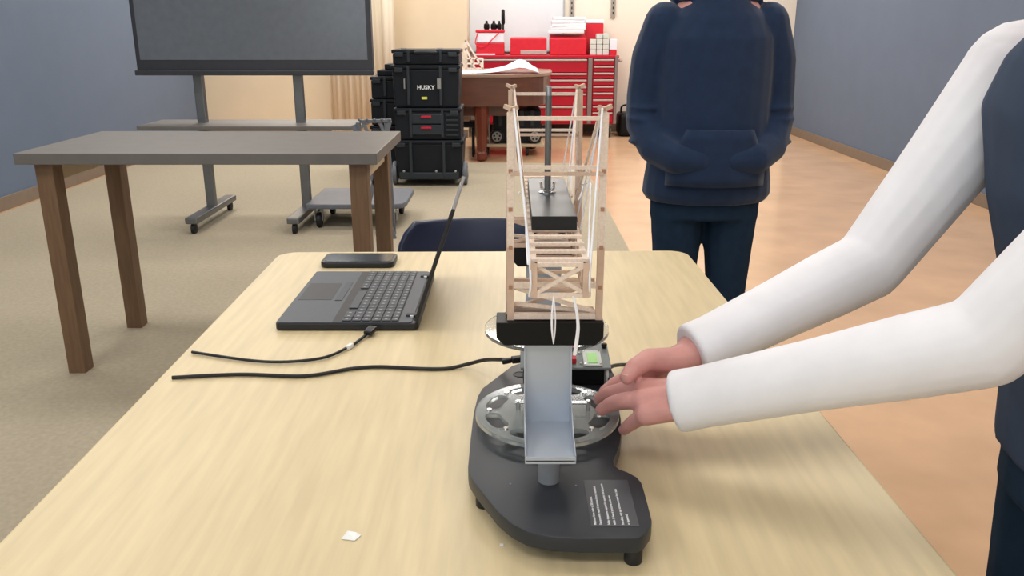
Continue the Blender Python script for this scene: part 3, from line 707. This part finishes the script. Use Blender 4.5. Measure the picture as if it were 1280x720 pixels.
# ------------------------------------------------------------------ stick bridge on the tester
BXC = .0475
br = thing('stick_bridge', 'pale balsa stick bridge with two towers standing on the tester', 'bridge', (BXC, 1.05, .9595))
SW = .0062
def tower(yf, yr, s):
    z0, z1 = .9598, 1.190; hw = .0490
    ym = (yf+yr)/2
    for sx in (-1, 1):
        x = BXC+sx*hw
        # stacked leg segments of the front face, lighter and darker pieces
        for k, (a, b) in enumerate(zip((z0, .998, 1.043, 1.085, 1.126), (.998, 1.043, 1.085, 1.126, z1-.004))):
            stick((x, yf, a), (x, yf, b), .0076, br, 'balsa_warm' if k < 2 else 'balsa', 'leg_piece', h=.0055)
        stick((x+sx*.003, yr, z0), (x+sx*.001, yr-(yr-yf)*.55, z1-.004), .0050, br, 'balsa_warm', 'leg_piece')
        stick((x-sx*.0055, yf, 1.126), (x-sx*.0006, yf, z1-.002), .0042, br, 'balsa', 'leg_piece')
        for zz in (.998, 1.043, 1.085, 1.126):
            t_ = (zz-z0)/(z1-z0); yy = yr+(yf-yr)*.55*t_
            stick((x, yf-.0035 if yr > yf else yf+.0035, zz), (x+sx*.002, yy, zz), .0042, br, 'balsa_dark', 'side_stick')
        # flared caps
        stick((x-sx*.001, yf-.003, z1), (x+sx*.0062, yf+.001, z1+.003), .0042, br, 'balsa_warm', 'top_cap')
        stick((x-sx*.001, yf-.003, z1), (x-sx*.0070, yf+.001, z1+.002), .0042, br, 'balsa_warm', 'top_cap')
    L_, R_ = BXC-hw-.003, BXC+hw+.003
    i_ = hw-.004
    stick((BXC-i_, yf, 1.1805), (BXC+i_, yf, 1.1805), .0040, br)
    stick((BXC-i_, yf, 1.1295), (BXC+i_, yf, 1.1295), .0036, br)
    stick((BXC-i_-.004, yf-.003, 1.1232), (BXC+i_+.004, yf-.003, 1.1232), .0036, br, 'balsa_warm')
    stick((BXC-i_, yf, .9998), (BXC+i_, yf, .9998), .0062, br)
    stick((BXC-i_, yr-(yr-yf)*.1, .9998), (BXC+i_, yr-(yr-yf)*.1, .9998), .0050, br, 'balsa_warm')
    stick((BXC-i_, yf, .9640), (BXC+i_, yf, .9640), .0062, br)
    stick((BXC-i_, yr, .9640), (BXC+i_, yr, .9640), .0062, br, 'balsa_warm')
    stick((BXC-i_, yf+(yr-yf)*.15, .996), (BXC+i_, yf+(yr-yf)*.15, .968), .0040, br)
    stick((BXC-i_, yr-(yr-yf)*.1, .968), (BXC+i_, yr-(yr-yf)*.1, .996), .0040, br, 'balsa_warm')
    stick((BXC-i_, yf+(yr-yf)*.4, .976), (BXC+i_, yf+(yr-yf)*.4, .966), .0040, br)
tower(.884, .904, 1)
tower(1.223, 1.203, -1)
# hanging deck
HW = .0290; D0, D1 = .797, 1.300; ZT, ZB = 1.0475, 1.0165
for sx in (-1, 1):
    x = BXC+sx*(HW-.003)
    stick((x, D0, ZT), (x, D1, ZT), .0058, br, 'balsa', 'deck_chord', h=.004)
    stick((x, D0, ZB), (x, D1, ZB), .0050, br, 'balsa_warm', 'deck_chord', h=.004)
    stick((x, D0, ZB-.003), (x, D0, ZT+.002), .0066, br, 'balsa_warm', 'end_post', h=.005)
    stick((x, D1, ZB-.003), (x, D1, ZT+.002), .0066, br, 'balsa_warm', 'end_post', h=.005)
    n = 14; stp = (D1-D0)/n
    for k in range(n):
        a, b_ = D0+k*stp, D0+(k+1)*stp
        stick((x, a, ZB) if k % 2 else (x, a, ZT), (x, b_, ZT) if k % 2 else (x, b_, ZB), .0030, br, 'balsa', 'side_diagonal')
        if k: stick((x, a, ZB), (x, a, ZT), .0032, br, 'balsa_warm', 'side_post')
k = 0
y = D0+.006
while y < D1:
    stick((BXC-HW, y, ZT+.0035), (BXC+HW, y, ZT+.0035), .0072, br, 'balsa', 'deck_slat', h=.003)
    stick((BXC-HW+.004, y+.012, ZB), (BXC+HW-.004, y+.012, ZB), .004, br, 'balsa_warm', 'floor_slat', h=.003)
    y += .0318
for y in (D0, D1):
    stick((BXC-HW+.005, y, ZB+.001), (BXC+HW-.005, y, ZT-.001), .0036, br, 'balsa', 'end_brace')
    stick((BXC-HW+.005, y+.002, ZT-.001), (BXC+HW-.005, y+.002, ZB+.001), .0036, br, 'balsa', 'end_brace')
    stick((BXC-HW+.004, y, ZB-.001), (BXC+HW-.004, y, ZB-.001), .0045, br, 'balsa', 'end_sill')
    stick((BXC-HW+.004, y, ZT+.0), (BXC+HW-.004, y, ZT+.0), .0040, br, 'balsa', 'end_sill')
def string(pts, r=.0009, name='string', sm=6): return MB().tube(smoothpts(pts, sm), r, 6).build(name, 'string', br, smooth=True)
for sx in (-1, 1):
    xt = BXC+sx*.0475; xd = BXC+sx*(HW+.0012)
    top = Vector((xt-sx*.002, .880, 1.191)); topr = Vector((xt-sx*.002, 1.227, 1.191))
    string([top, (xd, .799, 1.052), (xd, .798, 1.014)], .0012)
    string([top+Vector((0, .008, 0)), (xd, .93, 1.052)], .0010)
    string([top+Vector((sx*.002, .008, 0)), (xd, .99, 1.052)], .0010)
    string([topr, (xd, D1-.003, 1.052), (xd, D1-.002, 1.014)], .0012)
    string([topr, (xd, 1.17, 1.052)], .0010); string([topr, (xd, 1.11, 1.052)], .0010)
    stick(topr+Vector((-sx*.001, -.003, -.002)), (xd, 1.08, 1.060), .0026, br, 'balsa', 'tie_stick')
    stick(top+Vector((-sx*.001, .006, -.002)), (xd, 1.03, 1.060), .0026, br, 'balsa', 'tie_stick')
string([P(727, 222, d=1.10), P(727, 230, d=1.08), P(737, 229, d=.95), P(738, 240, d=.92), P(736.5, 290, d=.86), P(735, 335, d=.80)], .0011)
string([P(727, 230, d=1.08), P(728, 238, d=1.07), P(723, 250, d=1.06)], .0010)
string([P(649, 240, d=.93), P(656, 250, d=.93), P(658, 300, d=.90), P(660, 330, d=.80)], .0011)
MB().tube(smoothpts([P(692, 370, d=.795), P(690, 392, d=.793), P(690, 412, d=.793), P(692, 430, d=.795)]), [.0005+.0006*math.sin(math.pi*k/24) for k in range(25)], 8, flat=.7).build('string_end', 'string', br, smooth=True)
MB().tube(smoothpts([P(692, 370, d=.795), P(694, 392, d=.793), P(694, 412, d=.793), P(692, 428, d=.795)]), .0006, 6).build('string_end', 'string', br, smooth=True)
MB().tube(smoothpts([P(716, 370, d=.795), P(720, 388, d=.793), P(722, 408, d=.793), P(720, 428, d=.795), P(718, 444, d=.795)]), [.0008+.0008*k/32 for k in range(33)], 8, flat=.6).build('string_end', 'string', br, smooth=True)
MB().tube(smoothpts([P(718, 372, d=.795), P(722, 390, d=.793), P(724, 410, d=.793), P(722, 430, d=.795), P(720, 443, d=.795)]), .0006, 6).build('string_end', 'string', br, smooth=True)

# load block and pull rod
lk = thing('load_block', 'black load block with grey vertical rod resting on the bridge deck', 'load block', (BXC, 1.046, 1.053))
MB().b2(BXC-.0255, BXC+.0255, .922, 1.170, 1.0525, 1.0685).build('block', 'load_grey', lk, bevel=.0006, bseg=1)
rx, ry = .0455, 1.066
MB().cyl((rx, ry, 1.0687), (rx, ry, 1.190), .0041, 20).build('rod', 'rod_grey', lk, smooth=True)
MB().lathe((rx, ry, 1.190), [(.0037, 0), (.0037, .0105), (.0031, .0115)], 20).build('rod_collar', 'rod_light', lk, smooth=True)
MB().lathe((rx, ry, 1.0685), [(.0108, 0), (.0108, .0012), (.0075, .0015), (.0075, .0002)], 28).build('washer', 'chrome', lk, smooth=True)
MB().tube([(rx-.0085, ry, 1.082), (rx-.0080, ry, 1.075), (rx-.004, ry-.002, 1.0705), (rx+.004, ry-.002, 1.0705), (rx+.0080, ry, 1.075), (rx+.0085, ry, 1.082)], .0018, 8).build('wing_nut', 'chrome', lk, smooth=True)

# ------------------------------------------------------------------ people
def remesh(o, vox, smooth=6, fac=.5):
    r = o.modifiers.new('union', 'REMESH'); r.mode = 'VOXEL'; r.voxel_size = vox; r.use_smooth_shade = True
    s_ = o.modifiers.new('soften', 'SMOOTH'); s_.iterations = smooth; s_.factor = fac
    return o
def ell(mb, pts, rad, seg=16):   # limb with elliptical sections: rad = (rx, ry) in world x, y; for mostly vertical limbs
    vs = []; fs = []; n = len(pts)
    for (p, (a, b)) in zip(pts, rad):
        for k in range(seg):
            t_ = 2*math.pi*k/seg; vs.append(Vector(p)+Vector((a*math.cos(t_), b*math.sin(t_), 0)))
    for i in range(n-1):
        for k in range(seg): fs.append((i*seg+k, i*seg+(k+1) % seg, (i+1)*seg+(k+1) % seg, (i+1)*seg+k))
    fs += [tuple(range(seg))[::-1], tuple((n-1)*seg+k for k in range(seg))]
    return mb.add(vs, fs)
def head(mb, c, f, s=1.0):      # c = centre of head, f = facing direction
    c = Vector(c); f = Vector(f).normalized(); r = f.cross(Vector((0, 0, 1)))
    mb.ball(c+Vector((0, 0, .025*s)), .088*s, 18, 12, (1, 1, 1.12))
    mb.ball(c+f*.022*s+Vector((0, 0, -.05*s)), .062*s, 16, 10, (1, 1, 1.0))
    mb.ball(c+f*.045*s+Vector((0, 0, -.09*s)), .030*s, 12, 8)
    mb.chain([c+f*.088*s+Vector((0, 0, .01*s)), c+f*.103*s+Vector((0, 0, -.022*s))], [.009*s, .014*s])
    mb.chain([c+f*.078*s-r*.018*s+Vector((0, 0, -.056*s)), c+f*.084*s+Vector((0, 0, -.055*s)), c+f*.078*s+r*.018*s+Vector((0, 0, -.056*s))], [.007*s, .010*s, .007*s])
    for q in (-1, 1): mb.ball(c+r*q*.088*s+Vector((0, 0, -.005*s)), .028*s, 10, 8, (.5, .5, 1.1))
def face_bits(c, f, par, s=1.0):
    c = Vector(c); f = Vector(f).normalized(); r = f.cross(Vector((0, 0, 1)))
    for q in (-1, 1):
        e = MB().ball(c+f*.074*s+r*q*.032*s+Vector((0, 0, .008*s)), .013*s).build('eye', 'eye_white', par, smooth='all')
        MB().ball(c+f*.083*s+r*q*.032*s+Vector((0, 0, .008*s)), .0065*s).build('iris', 'eye_dark', e, smooth='all')
    b = MB(); b.ball(c-f*.012*s+Vector((0, 0, .05*s)), .098*s, 18, 12, (1, 1, 1.0)); b.ball(c-f*.04*s+Vector((0, 0, -.01*s)), .085*s, 16, 10)
    remesh(b.build('hair', 'hair', par), .008, 4)

# person in navy standing behind the table
NX, NY = .632, 2.72
np_ = thing('person', 'person in navy hoodie and trousers standing with hands in pocket behind the table', 'person', (NX, NY, 0))
f = (0, -1, 0)
b = MB()
head(b, (NX, NY-.02, 1.555), f)
b.chain([(NX, NY, 1.36), (NX, NY-.01, 1.47)], [.055, .052])
ell(b, [(NX, NY, z) for z in (.8, .95, 1.1, 1.25, 1.34, 1.38)], [(.14, .09), (.13, .085), (.14, .09), (.155, .095), (.13, .08), (.06, .05)])
for s_ in (-1, 1):
    b.chain([(NX+s_*.155, NY, 1.28), (NX+s_*.200, NY+.02, 1.02), (NX+s_*.09, NY-.11, .885)], [.045, .036, .028])
    b.ball((NX+s_*.06, NY-.115, .885), .034, sc=(1, .6, .8))
    for k in range(4): b.chain([(NX+s_*(.05-.004*k), NY-.115, .90-.012*k), (NX+s_*.015, NY-.118, .895-.012*k)], [.009, .008])
    b.chain([(NX+s_*.05, NY-.115, .905), (NX+s_*.03, NY-.12, .915)], [.010, .009])
    b.chain([(NX+s_*.09, NY, .80), (NX+s_*.10, NY-.01, .45), (NX+s_*.10, NY+.01, .08)], [.075, .052, .036])
    b.chain([(NX+s_*.10, NY+.02, .04), (NX+s_*.115, NY-.15, .03)], [.035, .03])
remesh(b.build('body', 'skin', np_), .008, 5)
face_bits((NX, NY-.02, 1.555), f, np_)
b = MB()
ell(b, [(NX, NY-.005, z) for z in (.735, .76, .80, .86, .95, 1.05, 1.15, 1.24, 1.305, 1.35, 1.385)],
    [(.190, .125), (.208, .137), (.205, .142), (.196, .142), (.186, .138), (.182, .136), (.184, .134), (.182, .128), (.150, .105), (.10, .08), (.065, .07)], 24)
for s_ in (-1, 1):
    b.chain([(NX+s_*.16, NY, 1.285), (NX+s_*.195, NY+.01, 1.18), (NX+s_*.207, NY+.02, 1.07), (NX+s_*.205, NY+.01, .98), (NX+s_*.178, NY-.05, .915), (NX+s_*.12, NY-.115, .885), (NX+s_*.05, NY-.125, .88)], [.064, .063, .060, .062, .058, .052, .045])
    for k in range(4): b.ball((NX+s_*(.203+.004*math.sin(k*2.1)), NY+.01-.02*k*.4, 1.03-.035*k), .0655-.002*k, sc=(1, 1, .25))
b.tube(smoothpts([(NX-.10, NY-.05, 1.39), (NX-.11, NY+.05, 1.37), (NX, NY+.12, 1.34), (NX+.11, NY+.05, 1.37), (NX+.10, NY-.05, 1.39)]), .035, 10)
remesh(b.build('hoodie', 'hoodie', np_), .006, 4)
b = MB()
b.add([], [])
pk = MB()
ps = [(-.15, .80), (.15, .80), (.15, .86), (.10, .975), (-.10, .975), (-.15, .86)]
def fr_y(x): return NY-.005-.140*math.sqrt(max(0, 1-(x/.196)**2))-.012
vs = [(NX+x, fr_y(x), z) for x, z in ps]
g = []; nx_ = 13
for j, z in enumerate((.80, .83, .86, .90, .94, .975)):
    hwz = .15 if z <= .86 else .15-.05*(z-.86)/.115
    for i in range(nx_):
        x = -hwz+2*hwz*i/(nx_-1); g.append((NX+x, fr_y(x), z))
pk.add(g, [(j*nx_+i, j*nx_+i+1, (j+1)*nx_+i+1, (j+1)*nx_+i) for j in range(5) for i in range(nx_-1)])
o = pk.build('front_pocket', 'hoodie', np_, smooth='all'); o.modifiers.new('thickness', 'SOLIDIFY').thickness = .008
b = MB()
ell(b, [(NX, NY, z) for z in (.68, .74, .80, .86)], [(.178, .115), (.178, .115), (.17, .11), (.14, .1)], 20)
for s_ in (-1, 1):
    b.chain([(NX+s_*.092, NY, .74), (NX+s_*.086, NY-.005, .60), (NX+s_*.088, NY-.01, .45), (NX+s_*.09, NY, .25), (NX+s_*.09, NY+.01, .09)], [.088, .082, .069, .060, .056])
remesh(b.build('trousers', 'trousers', np_), .007, 4)
for s_ in (-1, 1):
    b = MB(); b.chain([(NX+s_*.10, NY+.03, .055), (NX+s_*.105, NY-.06, .05), (NX+s_*.115, NY-.17, .042)], [.05, .048, .04])
    b.b2(NX+s_*.10-.045, NX+s_*.10+.055*1, NY-.21, NY+.08, .008, .035)
    remesh(b.build('shoe', 'shoe', np_), .006, 5)

# person whose hands turn the wheel, standing at the right side of the table
hp = thing('person', 'person with white sleeves whose two hands turn the clear wheel', 'person', (.76, .94, 0))
def V(*a): return Vector(a)
b = MB()
# left hand (nearer the camera), palm down on the rim
wA = V(.222, .893, .862)
knA = [V(.168, .972, .837), V(.1595, .944, .847), V(.1565, .918, .846), V(.1565, .894, .838)]
midA = [V(.150, .995, .826), V(.138, .958, .840), V(.137, .931, .839), V(.148, .909, .824)]
disA = [V(.140, 1.003, .816), V(.122, .971, .830), V(.122, .943, .829), V(.141, .919, .812)]
tipA = [V(.134, 1.006, .811), V(.111, .979, .819), V(.111, .950, .818), V(.136, .927, .802)]
rA = [(.0125, .0108, .0096, .0080), (.0128, .0112, .0100, .0084), (.0124, .0108, .0098, .0082), (.0110, .0094, .0084, .0070)]
for k, m_, d_, t_, r_ in zip(knA, midA, disA, tipA, rA): b.chain([k, m_, d_, t_], r_)
for k, r_ in zip(knA, (.0140, .0148, .0145, .0130)):
    b.chain([wA+(k-knA[1])*.22, (wA+(k-knA[1])*.3)*.45+k*.55+V(0, 0, .002), k], [.0165, .0155, r_])
for i in range(3): b.chain([(knA[i]+knA[i+1])/2+V(.002, 0, -.001), wA], [.0128, .018])
b.chain([wA+V(-.008, .02, -.006), V(.196, .965, .838), V(.172, 1.0, .826), V(.156, 1.012, .816)], [.017, .0135, .0105, .008])   # left thumb under the far hand
# right hand (farther), thumb towards the camera
wB = V(.232, 1.000, .876)
knB = [V(.178, 1.005, .848), V(.184, 1.022, .838), V(.192, 1.034, .829), V(.201, 1.042, .822)]
midB = [V(.154, 1.010, .836), V(.158, 1.030, .828), V(.168, 1.042, .822), V(.180, 1.050, .816)]
disB = [V(.134, 1.008, .827), V(.142, 1.026, .819), V(.152, 1.040, .815), V(.166, 1.050, .811)]
tipB = [V(.120, 1.002, .819), V(.132, 1.020, .812), V(.144, 1.034, .811), V(.158, 1.045, .809)]
for k, m_, d_, t_, r_ in zip(knB, midB, disB, tipB, rA): b.chain([k, m_, d_, t_], r_)
for k, r_ in zip(knB, (.0130, .013, .0125, .0115)):
    b.chain([wB+(k-knB[1])*.4, (wB+(k-knB[1])*.4)*.45+k*.55, k], [.0175, .0155, r_])
b.chain([wB+V(-.008, -.010, -.004), V(.206, .982, .870), V(.170, .968, .878), V(.1495, .950, .874), V(.1385, .936, .8675)], [.0190, .0180, .0138, .0118, .0092])
# arms, torso, head, legs of the same body
eA = V(.48, .80, .965); sA = V(.65, .755, 1.205); eB = V(.48, 1.09, .965); sB = V(.65, 1.115, 1.215)
b.chain([wA, wA*.6+eA*.4, eA, sA], [.0225, .030, .034, .042]); b.chain([wB, wB*.6+eB*.4, eB, sB], [.0235, .030, .034, .042])
tx, ty = .76, .935
def tor(z): return V(.76-.11*max(0, (z-.85))/.4, ty, z)
ell(b, [tor(z) for z in (.8, .95, 1.08, 1.2, 1.26)], [(.09, .14), (.085, .13), (.09, .145), (.085, .15), (.05, .07)])
hc = V(.605, ty, 1.455)
b.chain([V(.65, ty, 1.25), V(.615, ty, 1.38)], [.056, .05])
head(b, hc, (-1, 0, -.0))
for s_ in (-1, 1):
    b.chain([(tx, ty+s_*.09, .80), (tx+.0, ty+s_*.10, .45), (tx+.02, ty+s_*.10, .08)], [.075, .052, .036]); b.chain([(tx+.02, ty+s_*.10, .04), (tx-.14, ty+s_*.115, .03)], [.034, .03])
remesh(b.build('body', 'skin', hp), .0024, 4, .45)
face_bits(hc, (-1, 0, 0), hp)
def nail(p, q, up, r):
    p = V(*p); q = V(*q); d = (q-p).normalized(); up = (V(*up)-d*V(*up).dot(d)).normalized(); s_ = d.cross(up)
    c = p+d*r*.55+up*r*.80; b_ = MB(); n = 10; vs = []
    for k in range(n):
        a = 2*math.pi*k/n; vs.append(c+d*math.cos(a)*r*.75+s_*math.sin(a)*r*.62-up*r*.18*math.sin(a)**2)
    b_.add(vs+[v+up*.0007 for v in vs], [tuple(range(n)), tuple(range(n, 2*n))]+[(i, (i+1) % n, n+(i+1) % n, n+i) for i in range(n)])
    return b_.build('fingernail', 'nail', hp)
nail(V(.1424, .9410, .8698), V(.1385, .936, .8675), (-.35, -.5, .75), .0092)
for d_, t_ in list(zip(disA, tipA)): nail(t_-(t_-d_)*.2, t_, (-.5, .3, 1), .0062)
# sleeves
b = MB()
def sleeve(wr, el, sh, name, st_=.16):
    b = MB(); a = wr*(1-st_)+el*st_
    n = 12
    pts = [wr+(el-wr)*t_ for t_ in (st_-.0, st_+.03, .3, .55, .8, 1.0)]
    b.chain(pts[1:]+[el*.5+sh*.5, sh], [.0335, .038, .044, .048, .050, .056, .066])
    b.tube([pts[0], pts[1]], [.0325, .0335], 16)
    return b
def add_sleeve(wr, el, sh, st_):
    b = MB(); d = (el-wr).normalized()
    st = wr+d*st_; pts = [st, st+d*.006, st+d*.03]+[wr+(el-wr)*t_ for t_ in (.45, .75)]
    b.tube(pts+[el], [.036, .0375, .036, .040, .045, .047], 20)
    b.chain([el, el*.5+sh*.5, sh], [.047, .055, .066], 16)
    return b
for wr, el, sh, st_ in ((wA, eA, sA, -.034), (wB, eB, sB, -.004)):
    remesh(add_sleeve(wr, el, sh, st_).build('sleeve', 'white_cloth', hp), .004, 3)
b = MB()
ell(b, [tor(z) for z in (.74, .82, .95, 1.08, 1.18, 1.24, 1.28)], [(.125, .18), (.13, .185), (.125, .175), (.13, .185), (.12, .19), (.095, .14), (.065, .075)], 24)
remesh(b.build('vest', 'slate_cloth', hp), .007, 4)
b = MB()
ell(b, [V(tx, ty, z) for z in (.68, .74, .80, .86)], [(.115, .165), (.115, .165), (.11, .16), (.1, .14)], 20)
for s_ in (-1, 1): b.chain([(tx, ty+s_*.082, .74), (tx, ty+s_*.088, .45), (tx+.01, ty+s_*.09, .09)], [.088, .069, .056])
remesh(b.build('trousers', 'trousers', hp), .007, 4)
for s_ in (-1, 1):
    b = MB(); b.chain([(tx+.03, ty+s_*.10, .055), (tx-.06, ty+s_*.105, .05), (tx-.17, ty+s_*.115, .042)], [.05, .048, .04])
    b.b2(tx-.21, tx+.08, ty+s_*.10-.05, ty+s_*.10+.05, .008, .035)
    remesh(b.build('shoe', 'shoe', hp), .006, 5)
